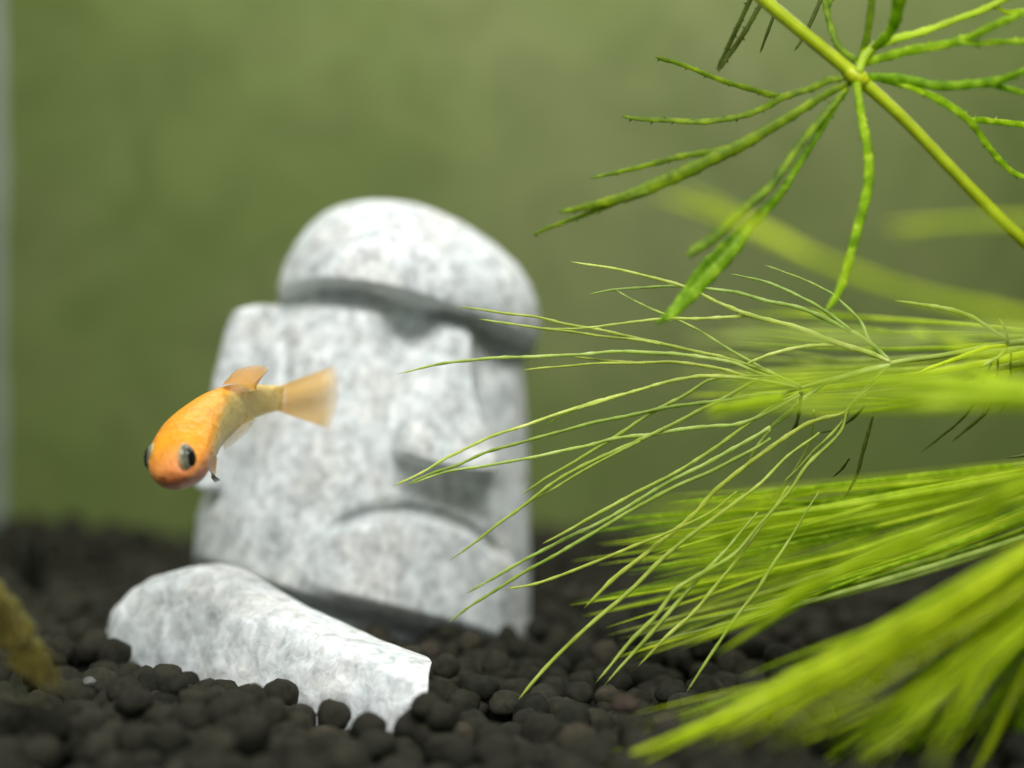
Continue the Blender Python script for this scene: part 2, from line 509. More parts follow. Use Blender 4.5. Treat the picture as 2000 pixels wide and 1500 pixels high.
# ------------------------------------------------------------------ odd stones lying on the gravel
def pebble(name, u, v_, r, mat, label, cat, seed, flat=0.75, d=None):
    if d is None:
        d = 0.030 / (v_ - 750) * F * 1.10
    p = P(u, v_, d)
    V = lumpy(3, 0.3, seed + 40) * np.array([1.15, 1.0, flat]) * (r / F * d)
    me = mesh(name, V, [tuple(t) for t in ICO[3][1].tolist()])
    o = link(name, me, mat); o.location = p
    return tag(o, label, cat)
BROWN = mat_plain('brown_clay', (0.046, 0.034, 0.024), 0.85, 0.2, 900, 0.35)
TAN = mat_plain('tan_clay', (0.046, 0.038, 0.028), 0.85, 0.2, 900, 0.35)
PALE = mat_plain('pale_shell', (0.12, 0.125, 0.115), 0.6, 0.3, 900, 0.2)
pebble('pebble', 1222, 1376, 23, BROWN, 'reddish brown pebble among the dark gravel below the fine hornwort tips', 'pebble', 1)
pebble('pebble', 1300, 1412, 27, TAN, 'greyish tan pebble next to a reddish brown pebble', 'pebble', 2)
pebble('shell_fragment', 1466, 1078, 24, PALE, 'small whitish shell fragment on gravel behind the green leaves', 'shell', 3, d=0.272)
pebble('shell_fragment', 174, 1332, 12, PALE, 'tiny pale shell fragment on gravel beside the olive weed clump', 'shell', 4)

# ------------------------------------------------------------------ leaves
def catmull(pts, per=8):
    pts = [Vector(p) for p in pts]
    if len(pts) == 2:
        return [pts[0].lerp(pts[1], k / per) for k in range(per + 1)]
    ext = [pts[0] * 2 - pts[1]] + pts + [pts[-1] * 2 - pts[-2]]
    out = []
    for i in range(1, len(ext) - 2):
        p0, p1, p2, p3 = ext[i - 1], ext[i], ext[i + 1], ext[i + 2]
        for k in range(per):
            t = k / per
            out.append(0.5 * ((2 * p1) + (-p0 + p2) * t + (2 * p0 - 5 * p1 + 4 * p2 - p3) * t * t + (-p0 + 3 * p1 - 3 * p2 + p3) * t ** 3))
    out.append(pts[-1]); return out

class Tubes:
    def __init__(s): s.v = []; s.f = []
    def add(s, pts, radii, n=7, flat=0.6, jitter=0.0, teeth=0.0, per=8, tip=True, wave=0.0):
        c = catmull(pts, per); m = len(c)
        rr = np.interp(np.linspace(0, 1, m), np.linspace(0, 1, len(radii)), radii)
        L = np.concatenate([[0], np.cumsum([(c[i + 1] - c[i]).length for i in range(m - 1)])])
        if wave:
            ph = random.uniform(0, 6)
            c = [p + Vector((0, 0, 1)) * wave * math.sin(l * 900 + ph) + Vector((1, 0, 0)) * wave * math.sin(l * 640 + ph * 2) for p, l in zip(c, L)]
        base = len(s.v); ph = random.uniform(0, 9)
        for i, p in enumerate(c):
            t = (c[min(i + 1, m - 1)] - c[max(i - 1, 0)]).normalized()
            view = Vector((random.uniform(-.02, .02) + 0.25 * math.sin(ph), 1, 0.25 * math.cos(ph)))
            side = t.cross(view).normalized(); dep = side.cross(t).normalized()
            r = rr[i] * (1 + jitter * math.sin(L[i] * 2600 + ph) + jitter * random.uniform(-1, 1))
            if tip and i == m - 1: r *= 0.15
            elif tip and i == m - 2: r *= 0.6
            for k in range(n):
                a = 2 * math.pi * k / n
                s.v.append(p + side * (r * math.cos(a)) + dep * (r * flat * math.sin(a)))
        for i in range(m - 1):
            for k in range(n):
                k2 = (k + 1) % n
                s.f.append((base + i * n + k, base + i * n + k2, base + (i + 1) * n + k2, base + (i + 1) * n + k))
        s.f.append(tuple(base + k for k in range(n))[::-1]); s.f.append(tuple(base + (m - 1) * n + k for k in range(n)))
        if teeth:
            step = 0.0013; q = random.uniform(0.3, 1) * step; sd = 1
            while q < L[-1]:
                i = min(m - 2, int(np.searchsorted(L, q)))
                p = c[i]; t = (c[i + 1] - c[max(0, i - 1)]).normalized()
                side = t.cross(Vector((0, 1, 0))).normalized() * sd
                r = rr[i]; h = teeth * random.uniform(0.6, 1.2)
                b = len(s.v)
                s.v += [p + side * r * 0.7 - t * h * 0.55, p + side * r * 0.7 + t * h * 0.55, p + side * r * 0.7 + Vector((0, -1, 0)) * h * 0.4, p + side * (r + h) + t * h * 0.9]
                s.f += [(b, b + 3, b + 2), (b + 1, b + 2, b + 3), (b, b + 1, b + 3)]
                q += step * random.uniform(0.6, 1.5); sd = -sd
        return s
    def build(s, name, mat, parent): return link(name, mesh(name, s.v, s.f), mat, parent)

def px_line(pts, d0, d1, bow=0.0):
    n = len(pts); out = []
    for i, (u, v_) in enumerate(pts):
        t = i / max(1, n - 1)
        out.append(P(u, v_, d0 + (d1 - d0) * t + bow * math.sin(math.pi * t)))
    return out

LEAF_MID = mat_leaf('leaf_mid_green', (0.20, 0.38, 0.004), (0.39, 0.64, 0.006), (0.80, 0.96, 0.08), 0.55, 620, 0.5)
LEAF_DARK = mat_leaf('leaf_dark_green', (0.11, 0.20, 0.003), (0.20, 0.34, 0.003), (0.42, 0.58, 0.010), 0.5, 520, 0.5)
LEAF_PALE = mat_leaf('leaf_pale_yellow_green', (0.42, 0.56, 0.10), (0.60, 0.74, 0.16), (0.82, 0.92, 0.36), 0.35, 350)
LEAF_SOFT = mat_leaf('leaf_soft_green', (0.34, 0.45, 0.055), (0.46, 0.58, 0.09), (0.64, 0.76, 0.18), 0.35, 350)
LEAF_OLD = mat_leaf('leaf_olive_brown', (0.06, 0.09, 0.010), (0.09, 0.13, 0.014), (0.15, 0.20, 0.03), 0.3, 400)
LEAF_LIME = mat_leaf('leaf_lime_green', (0.44, 0.58, 0.008), (0.64, 0.82, 0.016), (0.84, 0.96, 0.06), 0.42, 260)
STEM = mat_leaf('stem_yellow_green', (0.42, 0.50, 0.007), (0.54, 0.63, 0.010), (0.68, 0.76, 0.03), 0.2, 300, 0.3)

def wpx(ws, d): return [w_ / 2 / F * d for w_ in ws]

# --- the stem with the open whorl
DW = 0.152
top_plant = thing('hornwort_plant', P(1672, 150, DW), 'thick yellow-green hornwort stem with an open whorl of broad forked leaves', 'plant')
t = Tubes(); t.add(px_line([(1180, -290), (1420, -75), (1490, -2), (1580, 74), (1672, 150), (1760, 228), (1860, 332), (1950, 424), (2060, 528), (2260, 730), (2480, 1000)], 0.153, 0.151), wpx([26, 26, 27, 26, 27, 23, 23, 24, 23, 23, 23], DW), n=12, flat=1.0, per=10, tip=False, jitter=0.015)
t.build('stem', STEM, top_plant)
t = Tubes(); t.add(px_line([(1655, 138), (1668, 148), (1680, 155), (1692, 165)], DW - .0003, DW - .0003), wpx([22, 33, 34, 24], DW), n=12, flat=1.0)
t.build('node', STEM, top_plant)

def whorl_leaf(mat, d0, *branches, teeth=0.00022):
    t = Tubes()
    for (pts, ws, d1) in branches:
        dd0 = d0
        if isinstance(d1, tuple): dd0, d1 = d1
        t.add(px_line(pts, dd0, d1), wpx([q_ * 1.02 for q_ in ws], DW), n=8, flat=0.30, teeth=teeth * 1.3, jitter=0.08, wave=0.00004)
    return t.build('leaf', mat, top_plant)
W = whorl_leaf
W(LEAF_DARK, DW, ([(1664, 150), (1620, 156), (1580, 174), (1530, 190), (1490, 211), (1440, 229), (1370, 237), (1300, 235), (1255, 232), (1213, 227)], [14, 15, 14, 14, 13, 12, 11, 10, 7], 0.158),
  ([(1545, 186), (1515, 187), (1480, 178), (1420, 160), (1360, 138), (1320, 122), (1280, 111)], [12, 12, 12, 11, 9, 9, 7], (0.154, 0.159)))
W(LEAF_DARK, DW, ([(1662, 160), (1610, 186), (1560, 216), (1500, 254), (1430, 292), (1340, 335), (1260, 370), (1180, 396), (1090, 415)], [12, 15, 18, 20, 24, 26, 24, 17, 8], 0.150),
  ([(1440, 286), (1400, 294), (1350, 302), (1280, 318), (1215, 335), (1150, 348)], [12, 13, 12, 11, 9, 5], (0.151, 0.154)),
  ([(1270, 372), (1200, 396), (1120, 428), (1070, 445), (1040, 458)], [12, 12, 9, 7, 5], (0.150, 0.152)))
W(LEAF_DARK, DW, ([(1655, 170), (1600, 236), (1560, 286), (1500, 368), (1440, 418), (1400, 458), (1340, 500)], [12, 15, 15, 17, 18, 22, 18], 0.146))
W(LEAF_MID, DW, ([(1655, 172), (1612, 240), (1572, 300), (1530, 370), (1480, 424), (1420, 482), (1362, 542), (1320, 602), (1282, 634)], [10, 12, 13, 16, 22, 28, 26, 20, 9], 0.148),
  ([(1470, 440), (1430, 490), (1380, 545), (1330, 600), (1300, 628)], [14, 26, 24, 18, 8], (0.149, 0.147)))
W(LEAF_MID, DW - .001, ([(1672, 160), (1682, 225), (1695, 290), (1695, 360), (1677, 440), (1660, 500), (1645, 550), (1630, 586), (1614, 606)], [14, 16, 18, 20, 19, 17, 16, 13, 5], 0.149))
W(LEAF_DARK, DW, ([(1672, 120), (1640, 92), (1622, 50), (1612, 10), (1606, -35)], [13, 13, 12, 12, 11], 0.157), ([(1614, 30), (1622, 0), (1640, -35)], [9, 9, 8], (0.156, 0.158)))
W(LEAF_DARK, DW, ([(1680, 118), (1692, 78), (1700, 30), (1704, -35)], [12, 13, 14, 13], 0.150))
W(LEAF_MID, DW, ([(1690, 112), (1738, 62), (1752, 20), (1764, -35)], [14, 20, 24, 26], 0.146))
W(LEAF_LIME, DW - .001, ([(1676, 142), (1692, 104), (1722, 84), (1780, 68), (1830, 52), (1890, 30), (1950, 4), (1995, -25)], [17, 18, 18, 16, 14, 14, 14, 14], 0.153), ([(1940, 8), (1970, 24), (2020, 18)], [11, 11, 11], (0.1525, 0.155)))
W(LEAF_MID, DW, ([(1690, 122), (1760, 102), (1830, 90), (1890, 74), (1950, 46), (2025, 12)], [16, 18, 17, 16, 14, 12], 0.147), ([(1870, 82), (1920, 84), (1960, 82), (2025, 79)], [13, 13, 13, 13], (0.149, 0.150)))
W(LEAF_MID, DW, ([(1690, 150), (1750, 152), (1820, 166), (1880, 166), (1940, 160), (1975, 148), (2025, 128)], [14, 17, 18, 18, 18, 14, 12], 0.148), ([(1930, 163), (1965, 172), (2025, 190)], [12, 12, 10], (0.149, 0.151)))
W(LEAF_MID, DW, ([(1720, 157), (1780, 170), (1830, 192), (1880, 225), (1902, 246), (1930, 286), (1960, 320), (1990, 342), (2030, 348)], [12, 15, 17, 16, 14, 12, 12, 11, 9], 0.156), ([(1893, 238), (1915, 234), (1950, 238), (2025, 248)], [12, 12, 12, 11], (0.155, 0.158)))
W(LEAF_OLD, 0.165, ([(1480, -35), (1452, 30), (1427, 80), (1400, 136)], [10, 10, 10, 7], 0.168))
W(LEAF_OLD, 0.165, ([(1500, -15), (1463, 48), (1434, 92), (1402, 142)], [10, 11, 11, 7], 0.168))
W(LEAF_OLD, 0.162, ([(1522, 5), (1508, 40), (1496, 70), (1484, 104)], [8, 8, 7, 4], 0.163), teeth=0)
W(LEAF_OLD, 0.162, ([(1606, -10), (1585, 42), (1566, 78), (1551, 99)], [9, 9, 8, 4], 0.163), teeth=0)

# --- the fine sprig in focus
DS = 0.161
fine = thing('hornwort_sprig', P(1965, 671, DS), 'fine pale hornwort sprig with thread-like forked leaves reaching across the stone head', 'plant')
t = Tubes(); t.add(px_line([(2460, 700), (2250, 672), (2060, 664), (1966, 671), (1850, 693), (1738, 710), (1640, 737), (1566, 757), (1520, 772)], DS, DS + .001), wpx([14, 14, 13, 12, 11, 10, 9, 8, 4], DS), n=8, flat=1.0)
t.build('stem', LEAF_SOFT, fine)
def thread(mat, *branches, d0=DS, d1=DS + .002):
    t = Tubes()
    for br in branches:
        pts, ws = br[0], br[1]; dd = br[2] if len(br) > 2 else (d0, d1)
        t.add(px_line(pts, *dd), wpx([w_ * 0.88 for w_ in ws], DS), n=6, flat=0.8, jitter=0.13, per=7, wave=0.00003, teeth=0.00008)
    return t.build('leaf', mat, fine)
T = thread
# from the outer node
T(LEAF_PALE, ([(1738, 706), (1700, 690), (1640, 672), (1560, 641), (1460, 614), (1400, 590), (1355, 567), (1290, 546), (1200, 525), (1115, 511)], [9, 12, 13, 11, 11, 8, 8, 7, 6, 4]),
  ([(1465, 616), (1420, 620), (1360, 622), (1310, 622), (1240, 628), (1150, 640), (1060, 642)], [8, 8, 7, 6, 6, 5, 3]),
  ([(1642, 673), (1580, 676), (1510, 690), (1455, 712)], [9, 8, 8, 6]), d1=DS - .001)
T(LEAF_PALE, ([(1738, 704), (1690, 664), (1610, 621), (1555, 600), (1500, 588), (1440, 572), (1370, 562), (1310, 559), (1260, 561), (1200, 566), (1150, 574)], [8, 10, 10, 9, 9, 8, 7, 6, 6, 5, 3]),
  ([(1662, 645), (1610, 607), (1570, 583), (1500, 552), (1460, 542), (1425, 535)], [7, 8, 7, 6, 5, 3]), d1=DS + .001)
T(LEAF_PALE, ([(1705, 678), (1693, 658), (1678, 624), (1634, 581), (1610, 566), (1570, 546), (1530, 531), (1494, 518)], [6, 7, 7, 6, 6, 5, 4, 3]), d1=DS + .003)
# from the tip node, sweeping over the stone head
T(LEAF_PALE, ([(1565, 755), (1500, 725), (1455, 700), (1380, 655), (1320, 622), (1280, 607), (1240, 588), (1200, 565)], [8, 8, 7, 6, 6, 6, 5, 4]))
T(LEAF_SOFT, ([(1565, 755), (1480, 720), (1430, 703), (1340, 682), (1270, 667), (1180, 646), (1120, 636), (1050, 620), (990, 612), (895, 599)], [8, 9, 9, 8, 8, 7, 7, 6, 6, 4]),
  ([(1290, 672), (1250, 665), (1180, 657), (1100, 646), (1050, 640), (990, 632), (935, 622)], [6, 6, 6, 6, 6, 5, 4]))
T(LEAF_PALE, ([(1563, 755), (1480, 728), (1420, 706), (1330, 693), (1210, 687), (1110, 694), (1000, 698), (930, 702), (860, 711), (775, 730)], [8, 9, 10, 9, 8, 8, 8, 7, 6, 3]))
T(LEAF_SOFT, ([(1560, 757), (1480, 742), (1400, 719), (1320, 708), (1240, 708), (1190, 705), (1110, 695)], [7, 8, 8, 8, 7, 6, 4]), ([(1260, 709), (1200, 709), (1140, 712), (1080, 717), (1020, 723)], [6, 6, 6, 5, 3]))
T(LEAF_PALE, ([(1560, 757), (1480, 741), (1410, 736), (1360, 735), (1290, 750), (1200, 775), (1140, 792), (1030, 829), (960, 853), (880, 890), (830, 920), (766, 950)], [8, 9, 10, 9, 8, 8, 8, 7, 7, 7, 6, 4]),
  ([(1210, 773), (1160, 789), (1110, 806), (1066, 829)], [6, 6, 5, 3]))
T(LEAF_SOFT, ([(1535, 768), (1470, 772), (1410, 783), (1330, 791), (1270, 803), (1150, 828), (1040, 858), (960, 880), (900, 905), (850, 922), (792, 947)], [8, 9, 9, 8, 8, 8, 7, 7, 6, 6, 3]))
T(LEAF_SOFT, ([(1510, 735), (1450, 735), (1390, 741), (1340, 770), (1280, 802), (1190, 860), (1120, 903), (1060, 938), (1017, 967)], [6, 7, 8, 8, 8, 8, 7, 6, 3]))
T(LEAF_SOFT, ([(1520, 735), (1475, 744), (1400, 785), (1310, 830), (1260, 855), (1180, 890), (1100, 930), (1035, 978), (980, 1018), (940, 1050), (878, 1095)], [7, 8, 8, 9, 9, 9, 8, 8, 7, 6, 3]),
  ([(1250, 862), (1175, 899), (1110, 937), (1035, 980)], [6, 6, 6, 4]))
T(LEAF_PALE, ([(1562, 772), (1510, 800), (1445, 828), (1390, 832), (1340, 838), (1270, 848), (1195, 858), (1140, 872), (1040, 893), (960, 908), (880, 920), (800, 945)], [7, 8, 9, 9, 9, 9, 8, 8, 7, 6, 6, 3]))
T(LEAF_PALE, ([(1738, 712), (1680, 728), (1620, 745), (1590, 762), (1540, 806), (1500, 838)], [10, 12, 12, 12, 11, 10]),
  ([(1505, 834), (1440, 872), (1380, 905), (1290, 950), (1210, 1000), (1110, 1050), (1040, 1085), (970, 1125), (910, 1160)], [9, 9, 9, 9, 9, 8, 8, 7, 4], (DS, DS + .004)))
T(LEAF_SOFT, ([(1560, 768), (1500, 800), (1430, 850), (1370, 893), (1300, 933), (1200, 985), (1110, 1036), (1060, 1062)], [7, 8, 8, 8, 8, 8, 7, 4]))
T(LEAF_SOFT, ([(1505, 856), (1470, 878), (1400, 915), (1310, 955), (1210, 1010), (1110, 1070), (1040, 1108), (980, 1145), (920, 1183), (874, 1217)], [7, 8, 9, 9, 9, 8, 8, 7, 6, 3]), ([(1505, 838), (1480, 870), (1468, 890), (1460, 910)], [7, 7, 7, 4]))
T(LEAF_SOFT, ([(1690, 770), (1650, 805), (1610, 816), (1570, 832), (1510, 870), (1460, 908), (1400, 955), (1360, 1000), (1320, 1035), (1260, 1082), (1200, 1130), (1140, 1188)], [5, 6, 10, 11, 11, 11, 11, 11, 11, 11, 11, 6]))
T(LEAF_SOFT, ([(1600, 845), (1540, 890), (1480, 948), (1400, 1008), (1310, 1076), (1240, 1145), (1135, 1236), (1060, 1310), (1012, 1368)], [5, 6, 8, 9, 10, 10, 9, 9, 5]), d1=DS - .003)
T(LEAF_SOFT, ([(1715, 745), (1660, 792), (1640, 845), (1580, 905), (1540, 960), (1480, 1030), (1430, 1085), (1370, 1120), (1320, 1152), (1280, 1203), (1230, 1255), (1162, 1335)], [4, 6, 7, 9, 8, 7, 9, 10, 10, 10, 9, 4]), d1=DS - .004)
T(LEAF_SOFT, ([(1480, 1000), (1430, 1060), (1385, 1108), (1320, 1180), (1260, 1250), (1180, 1338)], [5, 7, 9, 10, 9, 4]), d1=DS - .004)
T(LEAF_SOFT, ([(1540, 950), (1500, 1010), (1450, 1078), (1410, 1130), (1350, 1200), (1300, 1246), (1245, 1302)], [5, 6, 8, 9, 10, 9, 4]), d1=DS - .004)
T(LEAF_SOFT, ([(1600, 960), (1550, 1040), (1515, 1095), (1480, 1150), (1440, 1202), (1400, 1262), (1340, 1352)], [4, 6, 8, 8, 8, 8, 4]), d1=DS - .004)
T(LEAF_SOFT, ([(1440, 960), (1380, 1005), (1300, 1042), (1240, 1066), (1180, 1090), (1120, 1115), (1070, 1132), (1035, 1143), (988, 1151)], [5, 6, 6, 7, 7, 7, 7, 6, 4]))
T(LEAF_SOFT, ([(1738, 712), (1680, 770), (1640, 830), (1590, 880), (1560, 915), (1530, 940)], [6, 6, 7, 6, 5, 3]))
T(LEAF_SOFT, ([(1590, 800), (1585, 850), (1560, 905), (1530, 950), (1500, 980)], [5, 5, 5, 4, 3]), d1=DS + .008)
T(LEAF_OLD, ([(1705, 810), (1696, 845), (1684, 890), (1672, 930), (1650, 972)], [6, 9, 9, 8, 5]), d1=DS + .004)
T(LEAF_OLD, ([(1690, 790), (1680, 803), (1660, 821), (1630, 838), (1600, 846)], [4, 7, 7, 5, 3]), d1=DS + .004)
T(LEAF_OLD, ([(1660, 895), (1645, 915), (1625, 933)], [5, 6, 4]), d1=DS + .004)
T(LEAF_OLD, ([(1565, 765), (1562, 800), (1555, 830), (1540, 850)], [8, 9, 8, 5]), d1=DS + .004)
# from the node towards the root end
T(LEAF_PALE, ([(1963, 662), (1945, 650), (1900, 620), (1850, 604), (1800, 595), (1748, 588)], [6, 8, 10, 10, 9, 4]), d1=DS - .002)
T(LEAF_PALE, ([(1969, 670), (1964, 645), (1950, 622)], [8, 8, 4]), d1=DS - .003)
T(LEAF_LIME, ([(1965, 675), (1930, 679), (1880, 696), (1830, 714), (1785, 732)], [9, 10, 11, 9, 5]), d1=DS - .003)
T(LEAF_PALE, ([(1966, 678), (1950, 698), (1915, 716)], [8, 8, 5]), d1=DS - .003)
T(LEAF_OLD, ([(1950, 700), (1945, 760), (1925, 805), (1895, 832), (1858, 864)], [5, 8, 9, 8, 4]), d1=DS + .006)
T(LEAF_OLD, ([(1940, 700), (1900, 790), (1872, 825), (1840, 850), (1798, 884)], [4, 7, 7, 6, 3]), d1=DS + .006)
T(LEAF_OLD, ([(1975, 690), (1970, 770), (1953, 808)], [5, 8, 5]), d1=DS + .005)
T(LEAF_OLD, ([(2040, 880), (2000, 889), (1968, 893)], [8, 7, 4]), d1=DS)

# --- soft sprigs close to the front glass
def near_leaf(par, mat, pts, ws, d0, d1):
    """thick forked leaf near the lens; pts in photo pixels"""
    t = Tubes()
    L = px_line(pts, d0, d1)
    dm = (d0 + d1) / 2
    t.add(L, wpx(ws, dm), n=7, flat=0.6, jitter=0.06, per=5, teeth=0.00012)
    k = len(pts) // 2
    # the fork
    (u0, v0), (u1, v1) = pts[k], pts[-1]
    du, dv = u1 - u0, v1 - v0; s_ = random.uniform(0.05, 0.13) * random.choice((-1, 1))
    fork = [(u0, v0), (u0 + du * 0.35 - dv * s_ * 0.5, v0 + dv * 0.35 + du * s_ * 0.5), (u0 + du * 0.85 - dv * s_, v0 + dv * 0.85 + du * s_)]
    t.add(px_line(fork, d0 + (d1 - d0) * 0.5, d1 + random.uniform(-.003, .003)), wpx([ws[-2] * 0.9, ws[-2] * 0.8, ws[-1] * 0.8], dm), n=6, flat=0.6, jitter=0.06, per=5)
    return t.build('leaf', mat, par)

mid_near = thing('hornwort_sprig', P(2040, 720, 0.115), 'blurred hornwort sprig with soft horizontal leaves beneath the thick stem', 'plant')
t = Tubes(); t.add([P(2150, 560, 0.112), P(2080, 640, 0.114), P(2045, 720, 0.115), P(2040, 800, 0.116), P(2070, 900, 0.117)], wpx([26, 26, 26, 24, 24], 0.115), n=8, flat=1.0)
t.build('stem', STEM, mid_near)
N = near_leaf
N(mid_near, LEAF_LIME, [(2060, 640), (1950, 610), (1800, 578), (1600, 508), (1430, 430), (1270, 372)], [21, 21, 20, 18, 16, 10], 0.104, 0.104)
N(mid_near, LEAF_LIME, [(2080, 432), (1960, 430), (1850, 436), (1720, 442)], [13, 13, 12, 7], 0.105, 0.105)
N(mid_near, LEAF_SOFT, [(2060, 655), (1900, 650), (1750, 664), (1550, 660), (1330, 662)], [22, 22, 20, 16, 9], 0.115, 0.118)
N(mid_near, LEAF_LIME, [(2060, 700), (1930, 690), (1830, 662), (1780, 640)], [16, 17, 14, 8], 0.120, 0.128)
N(mid_near, LEAF_LIME, [(2060, 760), (1950, 752), (1830, 738), (1650, 732), (1500, 742), (1380, 750)], [30, 30, 28, 22, 16, 9], 0.116, 0.118)
N(mid_near, LEAF_LIME, [(2060, 775), (1960, 770), (1850, 765), (1700, 758), (1560, 768)], [26, 26, 24, 18, 10], 0.114, 0.116)
N(mid_near, LEAF_LIME, [(2060, 790), (1940, 786), (1800, 792), (1620, 790), (1450, 798), (1370, 812)], [30, 30, 27, 24, 18, 10], 0.116, 0.120)
N(mid_near, LEAF_LIME, [(2060, 745), (1960, 740), (1900, 715), (1870, 700)], [20, 20, 16, 9], 0.118, 0.124)
N(mid_near, LEAF_LIME, [(1530, 775), (1480, 786), (1430, 795), (1380, 800)], [16, 30, 26, 12], 0.140, 0.136)

def fan(par, mats, origin, tips, mids, n, wr, dr, seed):
    """n leaves from one node; their tips and middles run between two photo lines"""
    rng = random.Random(seed)
    for i in range(n):
        q = (i + rng.uniform(-0.3, 0.3)) / max(1, n - 1); q = min(1, max(0, q))
        def along(pl):
            pl = np.array(pl, float); s_ = np.linspace(0, 1, len(pl))
            return np.array([np.interp(q, s_, pl[:, 0]), np.interp(q, s_, pl[:, 1])])
        O = along(origin) + np.array([rng.uniform(-12, 12), rng.uniform(-12, 12)])
        M = along(mids) + np.array([rng.uniform(-14, 14), rng.uniform(-9, 9)])
        E = along(tips) + np.array([rng.uniform(-50, 50), rng.uniform(-14, 14)])
        pts = []
        for tt in np.linspace(0, (rng.choice((1.0, 1.0, 0.92, 0.8, 0.66)) if dr[0] > 0.16 else rng.choice((1.0, 1.0, 0.94))), 6):
            # quadratic through O, M (at 0.5), E
            C = 2 * M - 0.5 * (O + E)
            pp = (1 - tt) ** 2 * O + 2 * tt * (1 - tt) * C + tt ** 2 * E
            pts.append((pp[0], pp[1]))
        w0 = rng.uniform(*wr); d0 = BASE[par.name] + rng.uniform(-0.002, 0.002); d1 = rng.uniform(*dr)
        random.seed(seed * 100 + i)
        N(par, rng.choice(mats), pts, [w0, w0, w0 * .95, w0 * .8, w0 * .62, w0 * .3], d0, d1)

BASE = {fine.name: 0.164}
fan(fine, [LEAF_LIME, LEAF_SOFT], [(2060, 655), (2060, 690)], [(1480, 620), (1360, 690), (1340, 750), (1420, 815)], [(1760, 632), (1720, 690), (1710, 735), (1750, 780)], 9, (9, 16), (0.186, 0.204), 31)

upper = thing('hornwort_sprig', P(2080, 940, 0.172), 'lime green hornwort sprig fanning low over the dark gravel behind the thread-like sprig', 'plant'); BASE[upper.name] = 0.172
t = Tubes(); t.add([P(2160, 800, 0.171), P(2090, 900, 0.172), P(2075, 960, 0.172), P(2100, 1060, 0.173)], wpx([22, 22, 22, 20], 0.172), n=8, flat=1.0); t.build('stem', STEM, upper)
MIXED = [LEAF_LIME, LEAF_LIME, LEAF_LIME, LEAF_SOFT, LEAF_MID]
fan(upper, MIXED, [(2070, 900), (2070, 975)], [(1120, 985), (1090, 1060), (1120, 1140), (1180, 1225), (1190, 1285)], [(1600, 948), (1600, 995), (1610, 1050), (1640, 1100), (1680, 1140)], 30, (8, 14), (0.168, 0.180), 3)
fan(upper, [LEAF_LIME], [(2070, 905), (2070, 960)], [(1250, 1050), (1280, 1110), (1380, 1220)], [(1720, 970), (1720, 1030), (1750, 1065)], 8, (13, 22), (0.168, 0.178), 5)
N(upper, LEAF_LIME, [(2070, 905), (1950, 950), (1800, 985), (1600, 1030), (1420, 1045), (1250, 1062)], [30, 30, 24, 20, 14, 8], 0.170, 0.178)
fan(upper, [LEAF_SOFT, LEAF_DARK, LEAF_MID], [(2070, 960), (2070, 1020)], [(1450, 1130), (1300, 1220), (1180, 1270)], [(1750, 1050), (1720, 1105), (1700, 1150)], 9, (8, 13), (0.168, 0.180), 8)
# a few leaves almost touching the glass: they only veil what is behind them

lower = thing('hornwort_sprig', P(2090, 1120, 0.112), 'strongly blurred bright hornwort sprig drooping to the gravel beside the front glass', 'plant'); BASE[lower.name] = 0.128
t = Tubes(); t.add([P(2180, 980, 0.127), P(2110, 1060, 0.128), P(2090, 1130, 0.128), P(2120, 1260, 0.128)], wpx([34, 34, 34, 30], 0.11), n=8, flat=1.0); t.build('stem', STEM, lower)
fan(lower, MIXED, [(2095, 1000), (2095, 1085)], [(1190, 1492), (1270, 1470), (1400, 1425), (1560, 1355)], [(1670, 1262), (1690, 1270), (1720, 1276), (1760, 1276)], 26, (7, 12), (0.136, 0.150), 11)
fan(lower, [LEAF_LIME], [(2095, 1000), (2095, 1070)], [(1430, 1385), (1560, 1335), (1620, 1340)], [(1780, 1200), (1830, 1180), (1840, 1205)], 12, (9, 16), (0.130, 0.144), 12)
fan(lower, MIXED, [(2095, 1100), (2100, 1150), (2130, 1220)], [(1580, 1465), (1600, 1530), (1720, 1545), (1830, 1550), (1930, 1560), (2010, 1570)], [(1800, 1335), (1850, 1335), (1915, 1345), (1965, 1355), (2010, 1365), (2055, 1375)], 36, (7, 13), (0.132, 0.148), 13)
fan(lower, [LEAF_LIME], [(2095, 1105), (2100, 1180)], [(1700, 1420), (1760, 1440), (1880, 1430)], [(1890, 1245), (1910, 1275), (1980, 1275)], 12, (9, 16), (0.126, 0.142), 14)

fan(lower, [LEAF_LIME], [(2095, 1010), (2100, 1180)], [(1350, 1430), (1560, 1480), (1800, 1520)], [(1750, 1230), (1850, 1280), (1940, 1320)], 4, (14, 20), (0.096, 0.106), 22)

N(lower, LEAF_LIME, [(2095, 1030), (1900, 1140), (1700, 1255), (1500, 1358), (1340, 1430), (1180, 1492)], [24, 24, 22, 19, 15, 7], 0.124, 0.131)
N(lower, LEAF_SOFT, [(2095, 1050), (1900, 1165), (1700, 1280), (1500, 1375), (1380, 1420), (1240, 1478)], [16, 16, 15, 13, 10, 5], 0.130, 0.138)
N(lower, LEAF_LIME, [(2070, 925), (1900, 995), (1760, 1065), (1640, 1115), (1500, 1190), (1330, 1262)], [34, 34, 32, 26, 18, 9], 0.122, 0.136)
fan(lower, [LEAF_LIME], [(2070, 900), (2070, 990)], [(1150, 1000), (1200, 1100), (1300, 1230)], [(1620, 960), (1640, 1050), (1700, 1120)], 4, (12, 18), (0.098, 0.108), 21)

